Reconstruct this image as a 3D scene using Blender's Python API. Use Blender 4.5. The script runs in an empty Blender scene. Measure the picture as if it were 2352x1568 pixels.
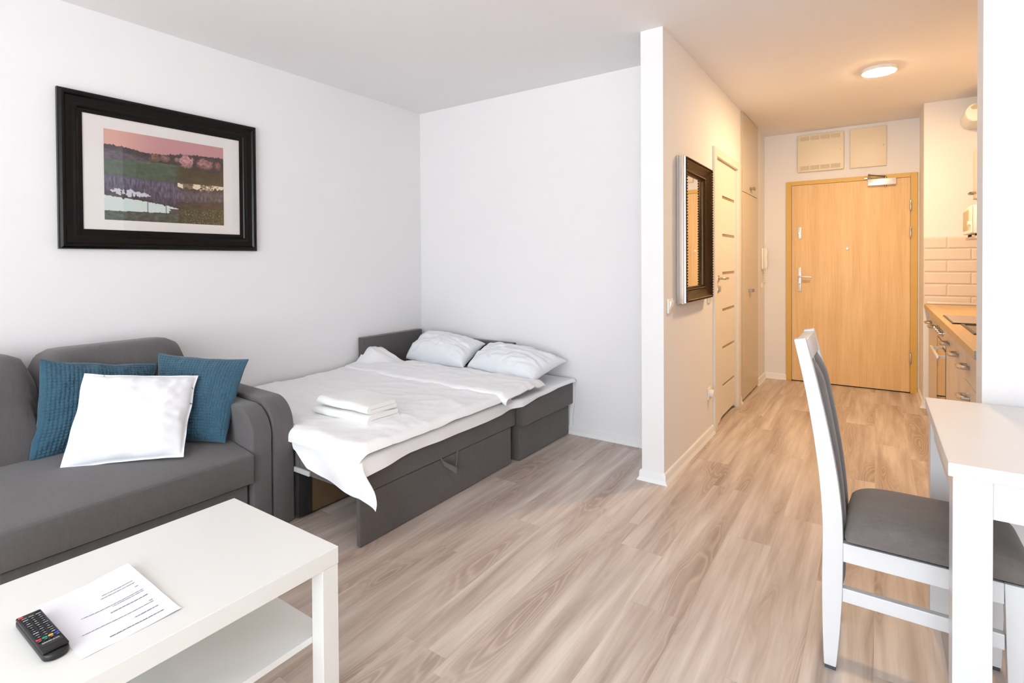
import bpy, bmesh, math, random
from mathutils import Vector, Matrix, noise
random.seed(7)
sc = bpy.context.scene
COL = sc.collection

# ------------------------------------------------------------------ camera
YAW, PITCH, ROLL, FPX, CYPX, CAMZ = 0.600035, -0.011955, -0.0063454, 1223.13, 614.37, 1.25
_r = Vector((math.cos(YAW), math.sin(YAW), 0)); _f = Vector((-math.sin(YAW), math.cos(YAW), 0)); _u = Vector((0, 0, 1))
_f, _u = _f * math.cos(PITCH) + _u * math.sin(PITCH), _u * math.cos(PITCH) - _f * math.sin(PITCH)
_r, _u = _r * math.cos(ROLL) + _u * math.sin(ROLL), _u * math.cos(ROLL) - _r * math.sin(ROLL)
cam_d = bpy.data.cameras.new('camera')
cam_d.sensor_fit = 'HORIZONTAL'; cam_d.sensor_width = 36.0
cam_d.lens = 36.0 * FPX / 2352.0
cam_d.shift_y = -(784.0 - CYPX) / 2352.0
cam_d.clip_start = 0.05
cam = bpy.data.objects.new('camera', cam_d); COL.objects.link(cam)
M = Matrix.Identity(4)
for i in range(3):
    M[i][0] = _r[i]; M[i][1] = _u[i]; M[i][2] = -_f[i]
M[0][3], M[1][3], M[2][3] = 0, 0, CAMZ
cam.matrix_world = M
sc.camera = cam

# ------------------------------------------------------------------ world: overcast sky above, pale ground below
SKY, GROUND, LAMP_W = 16.6, 9.8, 440.0
w = bpy.data.worlds.new('overcast_sky'); sc.world = w; w.use_nodes = True
nt = w.node_tree; nt.nodes.clear()
out = nt.nodes.new('ShaderNodeOutputWorld'); bg = nt.nodes.new('ShaderNodeBackground')
tc = nt.nodes.new('ShaderNodeTexCoord'); sx = nt.nodes.new('ShaderNodeSeparateXYZ')
cr = nt.nodes.new('ShaderNodeValToRGB'); ma = nt.nodes.new('ShaderNodeMath'); ma.operation = 'MULTIPLY_ADD'
ma.inputs[1].default_value = 0.5; ma.inputs[2].default_value = 0.5
nt.links.new(tc.outputs['Generated'], sx.inputs[0]); nt.links.new(sx.outputs[2], ma.inputs[0]); nt.links.new(ma.outputs[0], cr.inputs[0])
e = cr.color_ramp.elements
g = GROUND / SKY
# CIE overcast gradient: zenith three times as bright as the horizon; evenly lit ground below
SKYC = (.84, .93, 1.0)
e[0].position = 0.0; e[0].color = (g * .92, g * .96, g * 1.0, 1)
e[1].position = 1.0; e[1].color = SKYC + (1,)
a = e.new(0.49); a.color = (g * .92, g * .96, g * 1.0, 1)
a = e.new(0.51); a.color = tuple(c * .36 for c in SKYC) + (1,)
bg.inputs[1].default_value = SKY
nt.links.new(cr.outputs[0], bg.inputs[0]); nt.links.new(bg.outputs[0], out.inputs[0])

# the window opening in the wall behind the camera (daylight enters here)
WX0, WX1, WZ0, WZ1, WY = -2.30, 1.50, 0.06, 2.42, -2.40
la = bpy.data.lights.new('window_portal', 'AREA'); la.shape = 'RECTANGLE'
la.size = WX1 - WX0; la.size_y = WZ1 - WZ0; la.cycles.is_portal = True
lo = bpy.data.objects.new('window_portal', la); COL.objects.link(lo)
lo.location = ((WX0 + WX1) / 2, WY - 0.12, (WZ0 + WZ1) / 2); lo.rotation_euler = (math.radians(90), 0, 0)

sc.view_settings.view_transform = 'Standard'; sc.view_settings.look = 'None'
sc.view_settings.gamma = 1.0; sc.view_settings.exposure = 0.0; sc.view_settings.use_curve_mapping = False
sc.cycles.max_bounces = 7; sc.cycles.diffuse_bounces = 4; sc.cycles.use_adaptive_sampling = True; sc.cycles.adaptive_threshold = 0.07; sc.cycles.adaptive_min_samples = 12; sc.cycles.glossy_bounces = 4
sc.cycles.caustics_reflective = False; sc.cycles.caustics_refractive = False
sc.cycles.sample_clamp_indirect = 6.0

# ------------------------------------------------------------------ material helpers
def lin(c):
    r = []
    for v in c[:3]:
        v /= 255.0
        r.append(v / 12.92 if v <= .04045 else ((v + .055) / 1.055) ** 2.4)
    return (r[0], r[1], r[2], 1.0)

class NT:
    def __init__(s, name):
        s.m = bpy.data.materials.new(name); s.m.use_nodes = True
        s.t = s.m.node_tree; s.p = s.t.nodes['Principled BSDF']
    def n(s, typ, **kw):
        o = s.t.nodes.new(typ)
        for k, v in kw.items(): setattr(o, k, v)
        return o
    def l(s, a, b): s.t.links.new(a, b)
    def math(s, op, a, b=None, c=None, clamp=False):
        o = s.n('ShaderNodeMath', operation=op); o.use_clamp = clamp
        for i, v in enumerate((a, b, c)):
            if v is None: continue
            if hasattr(v, 'links'): s.l(v, o.inputs[i])
            else: o.inputs[i].default_value = v
        return o.outputs[0]
    def mix(s, fac, a, b):
        o = s.n('ShaderNodeMix', data_type='RGBA')
        for i, v in ((0, fac), (6, a), (7, b)):
            if hasattr(v, 'links'): s.l(v, o.inputs[i])
            else: o.inputs[i].default_value = v
        return o.outputs[2]
    def noise(s, vec, scale, detail=2, rough=.5, dist=0):
        o = s.n('ShaderNodeTexNoise'); o.inputs['Scale'].default_value = scale
        o.inputs['Detail'].default_value = detail; o.inputs['Roughness'].default_value = rough
        o.inputs['Distortion'].default_value = dist
        if vec is not None: s.l(vec, o.inputs['Vector'])
        return o.outputs['Fac']
    def pos(s, scale=(1, 1, 1), add=None):
        g = s.n('ShaderNodeNewGeometry'); mp = s.n('ShaderNodeMapping')
        mp.inputs['Scale'].default_value = scale
        src = g.outputs['Position']
        s.l(src, mp.inputs['Vector'])
        if add is not None: s.l(add, mp.inputs['Location'])
        return mp.outputs[0]
    def bump(s, h, strength, dist=.01):
        b = s.n('ShaderNodeBump'); b.inputs['Strength'].default_value = strength; b.inputs['Distance'].default_value = dist
        s.l(h, b.inputs['Height']); s.l(b.outputs[0], s.p.inputs['Normal'])
    def set(s, color=None, rough=None, metal=None, **kw):
        if color is not None:
            if hasattr(color, 'links'): s.l(color, s.p.inputs['Base Color'])
            else: s.p.inputs['Base Color'].default_value = color
        if rough is not None: s.p.inputs['Roughness'].default_value = rough
        if metal is not None: s.p.inputs['Metallic'].default_value = metal
        for k, v in kw.items(): s.p.inputs[k].default_value = v
        return s.m

def plain(name, c, rough=.5, metal=0.0, var=.03, nscale=8.0, bump=0.0, bscale=200.0, **kw):
    t = NT(name); L = lin(c)
    f = t.noise(t.pos(), nscale, 3)
    a = tuple(min(1, v * (1 - var)) for v in L[:3]) + (1,); b = tuple(min(1, v * (1 + var)) for v in L[:3]) + (1,)
    col = t.mix(f, a, b)
    if bump: t.bump(t.noise(t.pos(), bscale, 3), bump, .002)
    return t.set(col, rough, metal, **kw)

M_ = {}
M_['wall'] = plain('wall_paint', (236, 234, 234), .9, var=.012, nscale=3, bump=.12, bscale=260)
M_['ceil'] = plain('ceiling_paint', (240, 237, 237), .95, var=.012, nscale=2, bump=.08, bscale=200)
M_['trim'] = plain('white_trim', (236, 235, 234), .35, var=.01)
M_['doorwhite'] = plain('door_white_laminate', (232, 226, 216), .38, var=.01)
M_['lacq'] = plain('white_lacquer', (216, 216, 217), .3, var=.008)
M_['lack'] = plain('white_foil_tabletop', (228, 227, 223), .33, var=.008)
M_['tabletop'] = plain('pale_cream_tabletop', (226, 222, 219), .35, var=.008)
M_['cab'] = plain('kitchen_front_cream', (222, 206, 192), .35, var=.01)
M_['ward'] = plain('wardrobe_front_beige', (204, 192, 172), .3, var=.015)
M_['chrome'] = plain('brushed_steel', (200, 198, 194), .22, 1.0, var=.03, nscale=40)
M_['nickel'] = plain('dark_nickel', (150, 142, 128), .3, 1.0, var=.04, nscale=40)
M_['alu'] = plain('white_aluminium', (228, 228, 228), .3, .35, var=.02)
M_['plastic'] = plain('white_plastic', (236, 233, 226), .35, var=.01)
M_['cream'] = plain('cream_metal_cover', (232, 220, 196), .45, var=.01)
M_['grille'] = plain('grille_shadow_cream', (196, 180, 150), .6, var=.02)
M_['black'] = plain('black_plastic', (22, 20, 20), .38, var=.05)
M_['blacklacq'] = plain('black_picture_lacquer', (11, 9, 10), .24, var=.05, **{'Specular IOR Level': .28})
M_['rubber'] = plain('grey_felt_pad', (70, 72, 80), .9)
M_['darkgap'] = plain('dark_recess', (38, 34, 34), .9)
M_['hardboard'] = plain('brown_hardboard', (112, 88, 62), .8, var=.06, nscale=30)
M_['mat'] = plain('picture_mat_board', (236, 230, 226), .9, var=.006)
M_['paper'] = plain('white_paper', (232, 232, 240), .8, var=.006)
M_['ink'] = plain('printed_ink', (84, 84, 98), .9)
M_['white_ink'] = plain('white_print', (214, 214, 212), .6)
M_['greymark'] = plain('grey_button_print', (150, 154, 162), .6)
M_['frameoak'] = plain('door_frame_ochre', (214, 172, 84), .4, var=.02)
M_['worktop_end'] = plain('grey_end_cap', (150, 150, 158), .5)
M_['steel_dark'] = plain('dark_oven_trim', (60, 52, 44), .3, .6)
M_['tile'] = plain('cream_glazed_tile', (226, 212, 200), .14, var=.015)
M_['grout'] = plain('pale_grout', (214, 204, 194), .9)
M_['towel'] = plain('white_terry_cloth', (244, 243, 240), .95, var=.015, nscale=60, bump=.6, bscale=420)
M_['pillowc'] = plain('white_pillow_cotton', (238, 239, 243), .85, var=.012, nscale=12, bump=.10, bscale=90)
M_['cushw'] = plain('white_cushion_cotton', (236, 236, 239), .88, var=.01, nscale=14, bump=.15, bscale=160)
M_['redb'] = plain('red_rubber', (205, 50, 66), .45); M_['greenb'] = plain('green_rubber', (0, 150, 120), .45)
M_['orangeb'] = plain('orange_rubber', (232, 165, 80), .45); M_['blueb'] = plain('blue_rubber', (42, 68, 178), .45)

def fabric(name, c, var=.16, bump=.5):
    t = NT(name); L = lin(c)
    f = t.noise(t.pos(), 3.5, 5, .62); f2 = t.noise(t.pos((1, 1, 1)), 520, 2)
    f3 = t.noise(t.pos((1, 5, 1)), 20, 5, .7)
    k = t.math('MULTIPLY_ADD', f2, .45, t.math('MULTIPLY_ADD', f3, .75, t.math('MULTIPLY', f, .8)))
    a = tuple(v * (1 - var * 1.6) for v in L[:3]) + (1,); b = tuple(v * (1 + var * 1.6) for v in L[:3]) + (1,)
    t.bump(f2, bump, .0015)
    t.p.inputs['Sheen Weight'].default_value = .25; t.p.inputs['Sheen Roughness'].default_value = .5
    return t.set(t.mix(t.math('SUBTRACT', k, .50, clamp=True), a, b), .92)
M_['sofa'] = fabric('charcoal_sofa_fabric', (92, 88, 88))
M_['bedfab'] = fabric('charcoal_bed_fabric', (92, 86, 84))
M_['seatfab'] = fabric('grey_chair_fabric', (108, 101, 98), .24)
M_['strap'] = fabric('grey_strap', (106, 102, 100))
M_['teal'] = fabric('teal_corduroy', (50, 88, 108), .14, .3)

def sheet_mat(name, c):
    t = NT(name); L = lin(c)
    n1 = t.noise(t.pos((1, 1, 1)), 5, 4, .55, .4); n2 = t.noise(t.pos(), 28, 3, .6, .6)
    t.bump(t.math('MULTIPLY_ADD', n2, .25, n1), .22, .02)
    a = tuple(v * .98 for v in L[:3]) + (1,)
    return t.set(t.mix(n1, a, L), .85)
M_['duvet'] = sheet_mat('white_duvet_cotton', (250, 249, 250))
M_['sheet'] = sheet_mat('white_sheet_cotton', (246, 246, 248))

def oak_floor():
    t = NT('laminate_oak_plank')
    oi = t.n('ShaderNodeObjectInfo'); rnd = oi.outputs['Random']
    cx = t.n('ShaderNodeCombineXYZ')
    t.l(t.math('MULTIPLY', rnd, 37.0), cx.inputs[0]); t.l(t.math('MULTIPLY', rnd, 113.0), cx.inputs[1]); t.l(t.math('MULTIPLY', rnd, 71.0), cx.inputs[2])
    v1 = t.pos((7.5, 1.0, 1), cx.outputs[0])
    n1 = t.noise(v1, 1.0, 2.5, .42, .25)
    heart = t.n('ShaderNodeMapRange', interpolation_type='SMOOTHSTEP'); t.l(n1, heart.inputs[0])
    heart.inputs[1].default_value = .44; heart.inputs[2].default_value = .70
    rings = t.math('MULTIPLY_ADD', t.math('SINE', t.math('MULTIPLY', n1, 150.0)), .5, .5)
    rings = t.math('POWER', rings, 2.2)
    v2 = t.pos((180, 5.0, 1), cx.outputs[0]); fib = t.noise(v2, 1.0, 4, .65)
    v3 = t.pos((15, .95, 1), cx.outputs[0])
    mr = t.n('ShaderNodeMapRange'); t.l(t.noise(v3, 1.0, 4, .6, .3), mr.inputs[0]); mr.inputs[1].default_value = .33; mr.inputs[2].default_value = .70; strk = mr.outputs[0]
    base = t.mix(strk, lin((229, 217, 207)), lin((172, 154, 142)))
    base = t.mix(t.math('MULTIPLY', heart.outputs[0], .60), base, lin((144, 122, 110)))
    rm = t.math('MULTIPLY', rings, t.math('MULTIPLY_ADD', heart.outputs[0], .40, .06))
    base = t.mix(rm, base, lin((228, 208, 190)))
    base = t.mix(t.math('MULTIPLY', fib, .30), base, lin((160, 138, 124)))
    tone = t.math('MULTIPLY_ADD', rnd, .07, .965)
    hsv = t.n('ShaderNodeHueSaturation'); t.l(base, hsv.inputs['Color']); t.l(tone, hsv.inputs['Value'])
    t.bump(t.math('ADD', fib, t.math('MULTIPLY', rings, .3)), .12, .001)
    return t.set(hsv.outputs[0], .42, **{'Specular IOR Level': .35})
M_['floor'] = oak_floor()
M_['subfloor'] = plain('dark_subfloor_joint', (96, 78, 66), .9)

def veneer(name, c1, c2, along='z', rough=.45):
    t = NT(name)
    s = {'z': (14, 14, .9), 'y': (14, .9, 14)}[along]; s2 = {'z': (160, 160, 4), 'y': (160, 4, 160)}[along]
    a = t.noise(t.pos(s), 1, 4, .6, .4); b = t.noise(t.pos(s2), 1, 3, .6)
    k = t.math('MULTIPLY_ADD', b, .45, t.math('MULTIPLY', a, .75))
    return t.set(t.mix(t.math('MULTIPLY', t.math('SUBTRACT', k, .28, clamp=True), 1.6, clamp=True), lin(c1), lin(c2)), rough)
M_['dooroak'] = veneer('oak_door_veneer', (244, 212, 160), (212, 168, 108))
M_['worktop'] = veneer('oak_worktop', (216, 184, 140), (190, 154, 110), 'y', .4)
M_['bronze'] = plain('aged_bronze_frame', (76, 60, 40), .34, .85, var=.25, nscale=60)
M_['silver'] = plain('silver_moulding', (205, 200, 196), .3, .9, var=.05, nscale=60)
mt = NT('mirror_glass'); M_['mirror'] = mt.set((.92, .93, .92, 1), .015, 1.0)
mt = NT('oven_glass'); M_['ovenglass'] = mt.set(lin((40, 34, 28)), .05, .0, **{'Specular IOR Level': 1.0, 'Coat Weight': 1.0})
mt = NT('hob_glass'); M_['hob'] = mt.set(lin((70, 62, 56)), .06, 0.0, **{'Specular IOR Level': 1.0, 'Coat Weight': 1.0})
mt = NT('frosted_strip_glass'); M_['strip'] = mt.set(lin((150, 118, 70)), .12, 0.0, **{'Specular IOR Level': .8})
def pane_mat(name, ior=1.45):
    t = NT(name); t.t.nodes.remove(t.p)
    o = t.t.nodes['Material Output']; tr = t.n('ShaderNodeBsdfTransparent'); gl = t.n('ShaderNodeBsdfGlossy'); gl.inputs['Roughness'].default_value = .02
    g = t.n('ShaderNodeNewGeometry'); dt = t.n('ShaderNodeVectorMath', operation='DOT_PRODUCT'); mx = t.n('ShaderNodeMixShader')
    t.l(g.outputs['Incoming'], dt.inputs[0]); t.l(g.outputs['Normal'], dt.inputs[1])
    fac = t.math('MULTIPLY_ADD', t.math('POWER', t.math('SUBTRACT', 1.0, t.math('ABSOLUTE', dt.outputs['Value']), clamp=True), 5.0), .92, .04)
    t.l(fac, mx.inputs[0]); t.l(tr.outputs[0], mx.inputs[1]); t.l(gl.outputs[0], mx.inputs[2]); t.l(mx.outputs[0], o.inputs[0])
    return t.m
M_['pane'] = pane_mat('clear_pane')
def emit_mat(name, c, s):
    t = NT(name); return t.set(lin((250, 240, 225)), .5, **{'Emission Color': c, 'Emission Strength': s})
M_['lamp'] = emit_mat('lamp_diffuser_warm', (1.0, .69, .38, 1), LAMP_W)
def attr_mat(name, rough=.6):
    t = NT(name); a = t.n('ShaderNodeVertexColor'); a.layer_name = 'print'
    return t.set(a.outputs[0], rough)
M_['print'] = attr_mat('landscape_print', .55)

# ------------------------------------------------------------------ mesh helpers
ORG = {}
class MB:
    def __init__(s): s.v = []; s.f = []
    def add(s, v, f):
        o = len(s.v); s.v += [tuple(p) for p in v]; s.f += [tuple(i + o for i in q) for q in f]; return s
    def box(s, x0, x1, y0, y1, z0, z1, bev=0.0, seg=2):
        if bev <= 0:
            v = [(x, y, z) for x in (x0, x1) for y in (y0, y1) for z in (z0, z1)]
            return s.add(v, [(0, 1, 3, 2), (4, 6, 7, 5), (0, 4, 5, 1), (2, 3, 7, 6), (0, 2, 6, 4), (1, 5, 7, 3)])
        bm = bmesh.new(); bmesh.ops.create_cube(bm, size=1)
        for q in bm.verts:
            q.co = Vector(((x0 + x1) / 2 + q.co.x * (x1 - x0), (y0 + y1) / 2 + q.co.y * (y1 - y0), (z0 + z1) / 2 + q.co.z * (z1 - z0)))
        b = min(bev, .49 * min(x1 - x0, y1 - y0, z1 - z0))
        bmesh.ops.bevel(bm, geom=bm.edges[:], offset=b, segments=seg, profile=.5, affect='EDGES')
        bm.verts.index_update()
        s.add([q.co[:] for q in bm.verts], [[q.index for q in f.verts] for f in bm.faces]); bm.free(); return s
    def prism(s, prof, axis, a0, a1):
        n = len(prof)
        def P(p, a): return {'x': (a, p[0], p[1]), 'y': (p[0], a, p[1]), 'z': (p[0], p[1], a)}[axis]
        v = [P(p, a0) for p in prof] + [P(p, a1) for p in prof]
        f = [(i, (i + 1) % n, n + (i + 1) % n, n + i) for i in range(n)] + [tuple(range(n))[::-1], tuple(range(n, 2 * n))]
        return s.add(v, f)
    def rings(s, rs, cap=True, closed=True, loop=False):
        n = len(rs[0]); v = [p for r in rs for p in r]; f = []
        m = len(rs)
        for i in range(m if loop else m - 1):
            j0, j1 = i * n, ((i + 1) % m) * n
            for k in range(n if closed else n - 1):
                f.append((j0 + k, j0 + (k + 1) % n, j1 + (k + 1) % n, j1 + k))
        if cap and not loop: f += [tuple(range(n))[::-1], tuple(range((m - 1) * n, m * n))]
        return s.add(v, f)
    def tube(s, pts, r, n=10, flat=None):
        pts = [Vector(p) for p in pts]; rs = []
        up = Vector((0, 0, 1)); prev = None
        for i, p in enumerate(pts):
            d = (pts[min(i + 1, len(pts) - 1)] - pts[max(i - 1, 0)]).normalized()
            if prev is None:
                q = d.cross(up) if abs(d.dot(up)) < .95 else d.cross(Vector((1, 0, 0)))
            else: q = prev - d * prev.dot(d)
            q.normalize(); prev = q; b = d.cross(q)
            ri = r[i] if isinstance(r, (list, tuple)) else r
            rs.append([p + q * (ri * math.cos(t)) + b * (ri * (flat or 1) * math.sin(t)) for t in [2 * math.pi * k / n for k in range(n)]])
        return s.rings(rs)
    def lathe(s, prof, c, axis='z', n=24):
        rs = []
        for r, h in prof:
            ring = []
            for k in range(n):
                t = 2 * math.pi * k / n; a, b = r * math.cos(t), r * math.sin(t)
                ring.append({'z': (c[0] + a, c[1] + b, c[2] + h), 'x': (c[0] + h, c[1] + a, c[2] + b), 'y': (c[0] + a, c[1] + h, c[2] + b)}[axis])
            rs.append(ring)
        return s.rings(rs)
    def grid(s, fn, nu, nv):
        v = [fn(i / nu, j / nv) for i in range(nu + 1) for j in range(nv + 1)]
        f = [(i * (nv + 1) + j, (i + 1) * (nv + 1) + j, (i + 1) * (nv + 1) + j + 1, i * (nv + 1) + j + 1) for i in range(nu) for j in range(nv)]
        return s.add(v, f)
    def build(s, name, mat, parent=None, smooth=False, bev=0, seg=2, org=None, weld=False, angle=35, solid=0):
        o3 = Vector(ORG[parent.name]) if parent is not None else Vector(org or (0, 0, 0))
        bm = bmesh.new(); vs = [bm.verts.new(Vector(p) - o3) for p in s.v]
        for q in s.f:
            try: bm.faces.new([vs[i] for i in q])
            except ValueError: pass
        if weld: bmesh.ops.remove_doubles(bm, verts=bm.verts[:], dist=1e-5)
        if solid: bmesh.ops.recalc_face_normals(bm, faces=bm.faces[:]); bmesh.ops.solidify(bm, geom=bm.faces[:], thickness=solid)
        bmesh.ops.recalc_face_normals(bm, faces=bm.faces[:])
        if bev:
            ed = [x for x in bm.edges if len(x.link_faces) == 2 and x.calc_face_angle(0) > .6]
            bmesh.ops.bevel(bm, geom=ed, offset=bev, segments=seg, profile=.5, affect='EDGES', clamp_overlap=True)
        me = bpy.data.meshes.new(name); bm.to_mesh(me); bm.free()
        me.materials.append(M_[mat] if isinstance(mat, str) else mat)
        if smooth or bev:
            for p in me.polygons: p.use_smooth = True
            me.set_sharp_from_angle(angle=math.radians(angle))
        o = bpy.data.objects.new(name, me); COL.objects.link(o)
        if parent is not None: o.parent = parent
        else: o.location = o3
        ORG[o.name] = tuple(o3)
        return o

def thing(name, loc, label, cat, group=None):
    o = bpy.data.objects.new(name, None); COL.objects.link(o); o.location = loc; o.empty_display_size = .05
    ORG[o.name] = tuple(loc); o['label'] = label; o['category'] = cat
    if group: o['group'] = group
    return o
def tag(o, label, cat, group=None):
    o['label'] = label; o['category'] = cat
    if group: o['group'] = group
    return o
def struct(o, label=None):
    o['kind'] = 'structure'
    if label: o['label'] = label
    return o
def sempty(name, loc, label=None):
    o = bpy.data.objects.new(name, None); COL.objects.link(o); o.location = loc; ORG[o.name] = tuple(loc); return struct(o, label)
def nz(x, y, z=0.0): return noise.noise(Vector((x, y, z)))
def sstep(a, b, x):
    t = max(0., min(1., (x - a) / (b - a))); return t * t * (3 - 2 * t)
def lerp(tab, x):
    if x <= tab[0][0]: return tab[0][1]
    for (a, p), (b, q) in zip(tab, tab[1:]):
        if x <= b: return p + (q - p) * (x - a) / (b - a)
    return tab[-1][1]

# ================================================================== STRUCTURE
XL, YF, XP0, XP1, YP, YE, ZC = -3.31, 3.42, -1.105, -.977, 2.92, 6.17, 2.545
XK0, YK, XKB, YR0, YR1, XR0, XR = .327, 5.62, .98, 2.455, 2.585, .305, 1.70
floor = struct(MB().box(XL - .1, XR + .1, WY - .12, YE + .12, -.06, -.012).build('floor', 'subfloor'), 'pale oak laminate floor of long planks')
PWD, PLN = .185, 1.215
offs = {-1: 2.40, 0: 2.198, 1: 1.845, 2: 2.54, 3: 2.875, -3: 2.13, -2: 1.25}
cache = {}
k0 = int(math.floor((XL + .93) / PWD)) - 1
for k in range(k0, 16):
    xa = max(XL, -.93 + k * PWD); xb = min(XR, -.93 + (k + 1) * PWD)
    if xb - xa < .004: continue
    xm = (xa + xb) / 2
    ymax = YF if xm < XP0 else (YE if xm < XK0 + .02 else YK)
    y0 = offs.get(k, random.uniform(0, PLN))
    y0 -= math.ceil((y0 - WY) / PLN) * PLN
    while y0 < ymax:
        ya, yb = max(WY, y0), min(ymax, y0 + PLN); y0 += PLN
        if yb - ya < .03: continue
        key = (round(xb - xa, 4), round(yb - ya, 4))
        if key not in cache:
            wd, ln = key; b = .0009
            mb = MB().box(-wd / 2, wd / 2, -ln / 2, ln / 2, -.011, 0, .0004, 1)
            o = mb.build('plank', 'floor', None); cache[key] = o.data
        else:
            o = bpy.data.objects.new('plank', cache[key]); COL.objects.link(o)
        o.parent = floor; o.location = (xm, (ya + yb) / 2, 0)

struct(MB().box(XL - .1, XR + .1, WY - .2, YE + .12, ZC, ZC + .1).build('ceiling', 'ceil'), 'smooth pale ceiling')
struct(MB().box(XL - .12, XL, WY - .12, YE + .12, -.01, ZC).build('wall_left', 'wall'), 'plain white wall behind the sofa')
struct(MB().box(XL, XP0, YF, YF + .1, -.01, ZC).build('wall_back', 'wall'), 'plain white wall at the head of the bed')
mb = MB().box(XP0, XP1, YP, 3.995, 0, ZC).box(XP0, XP1, 3.995, 4.90, 2.075, ZC).box(XP0, XP1, 4.90, 4.955, 0, ZC).box(XP0, XP1, 5.705, YE, 0, ZC)
struct(mb.build('wall_partition', 'wall'), 'white partition wall between bed corner and hallway')
struct(MB().box(XL, XR + .1, YE, YE + .12, -.01, ZC).build('wall_entry', 'wall'), 'hallway end wall around the oak entrance door')
kw = struct(MB().box(XK0, XR, YK + .012, YE, 0, ZC).build('wall_kitchen', 'wall'), 'kitchen end wall with white tiled splashback')
struct(MB().box(XKB, XR, YR1, YK + .012, 0, ZC).build('wall_kitchen_side', 'wall'))
struct(MB().box(XR0, XR, YR0, YR1, 0, ZC).build('wall_front', 'wall'), 'white wall end beside the dining table')
struct(MB().box(XR, XR + .12, WY - .12, YE + .12, -.01, ZC).build('wall_right', 'wall'))
mb = MB().box(XL, WX0, WY - .12, WY, 0, ZC).box(WX1, XR, WY - .12, WY, 0, ZC).box(WX0, WX1, WY - .12, WY, 0, WZ0).box(WX0, WX1, WY - .12, WY, WZ1, ZC)
struct(mb.build('wall_window', 'wall'))
# window behind the camera
win = sempty('window_1', ((WX0 + WX1) / 2, WY - .06, WZ0), 'wide white framed balcony window')
mb = MB()
for x in (WX0, WX1 - .06): mb.box(x, x + .06, WY - .10, WY - .03, WZ0, WZ1)
for x in (-1.0, .3): mb.box(x - .05, x + .05, WY - .10, WY - .03, WZ0 + .06, WZ1 - .06)
mb.box(WX0 + .06, WX1 - .06, WY - .10, WY - .03, WZ0, WZ0 + .06).box(WX0 + .06, WX1 - .06, WY - .10, WY - .03, WZ1 - .06, WZ1)
mb.build('window_frame', 'trim', win)
for a, b in ((WX0 + .06, -1.05), (-.95, .25), (.35, WX1 - .06)):
    MB().box(a, b, WY - .07, WY - .064, WZ0 + .06, WZ1 - .06).build('window_pane', 'pane', win)

# baseboards: cable-channel skirting with a flared foot
PROF = [(0, 0), (.024, 0), (.022, .006), (.014, .017), (.0125, .022), (.0125, .047), (.009, .055), (.002, .06), (0, .06)]
def skirt(name, pts, side):
    """pts: polyline of the wall foot (x, y); profile offset to the left (side=1) or right (-1) of travel, mitred."""
    P = [Vector(p) for p in pts]; rs = []
    for i, p in enumerate(P):
        d0 = (P[i] - P[i - 1]).normalized() if i > 0 else None
        d1 = (P[i + 1] - P[i]).normalized() if i < len(P) - 1 else None
        n0 = Vector((-d0.y, d0.x)) * side if d0 else None; n1 = Vector((-d1.y, d1.x)) * side if d1 else None
        if n0 and n1: m = (n0 + n1); m = m / m.length_squared * 2
        else: m = n0 or n1
        rs.append([(p.x + m.x * a, p.y + m.y * a, h) for a, h in PROF])
    return struct(MB().rings(rs).build(name, 'trim', smooth=True, angle=28))
skirt('baseboard_left', [(XL, WY), (XL, YF)], -1)
skirt('baseboard_back', [(XL + .025, YF), (XP0 - .025, YF)], -1)
skirt('baseboard_partition', [(XP0, YF), (XP0, YP), (XP1, YP), (XP1, 3.99)], -1)
skirt('baseboard_hall', [(XP1, 4.903), (XP1, 4.955)], -1)
skirt('baseboard_niche', [(XP1, 5.708), (XP1, YE), (-.77, YE)], -1)
skirt('baseboard_corner', [(XK0, YE - .005), (XK0, YK), (XK0 + .025, YK)], -1)

# ------------------------------------------------------------------ entrance door
d = sempty('door_1', (-.24, YE, 0), 'closed oak veneer entrance door in an ochre frame')
f = MB().box(-.769, -.722, YE - .022, YE - .001, 0, 2.046, .002).build('door_jamb', 'frameoak', d)
MB().box(.262, .313, YE - .022, YE - .001, 0, 2.046, .002).build('door_jamb', 'frameoak', d)
MB().box(-.722, .262, YE - .022, YE - .001, 2.006, 2.046, .002).build('door_head', 'frameoak', d)
MB().box(-.722, .262, YE - .006, YE - .001, 0, .012).build('leaf_gap_shade', 'darkgap', d)  # dark strip, shade of the gap under the leaf put into colour
leaf = MB().box(-.718, .258, YE - .016, YE - .004, .010, 2.004, .0015).build('door_leaf', 'dooroak', d)
YL = YE - .016
lk = MB().box(-.664, -.630, YL - .010, YL, 1.458, 1.578, .005).build('lock_plate', 'alu', leaf, smooth=True)
MB().lathe([(.011, 0), (.011, -.012), (.009, -.016), (.0, -.016)], (-.647, YL - .010, 1.515), 'y', 16).build('lock_thumb_turn', 'chrome', leaf, smooth=True)
MB().box(-.664, -.630, YL - .010, YL, .922, 1.168, .005).build('handle_plate', 'alu', leaf, smooth=True)
MB().lathe([(.004, 0), (.004, -.002), (0, -.002)], (-.647, YL - .0105, 1.0), 'y', 12).build('keyhole', 'darkgap', leaf)
MB().tube([(-.647, YL - .008, 1.075), (-.647, YL - .045, 1.075), (-.640, YL - .052, 1.075), (-.60, YL - .054, 1.073), (-.535, YL - .054, 1.071)], [.009, .009, .010, .012, .010], 12).build('door_handle', 'alu', leaf, smooth=True)
MB().lathe([(.014, 0), (.014, -.004), (.010, -.006), (.004, -.006), (.004, -.004), (0, -.004)], (-.236, YL, 1.352), 'y', 20).build('peephole', 'alu', leaf, smooth=True)
for z in (1.745, 1.494, .327):
    MB().lathe([(.0, -.05), (.006, -.05), (.0075, -.046), (.0075, .046), (.006, .05), (0, .05)], (.262, YE - .030, z), 'z', 14).build('hinge', 'chrome', d, smooth=True)
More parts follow.
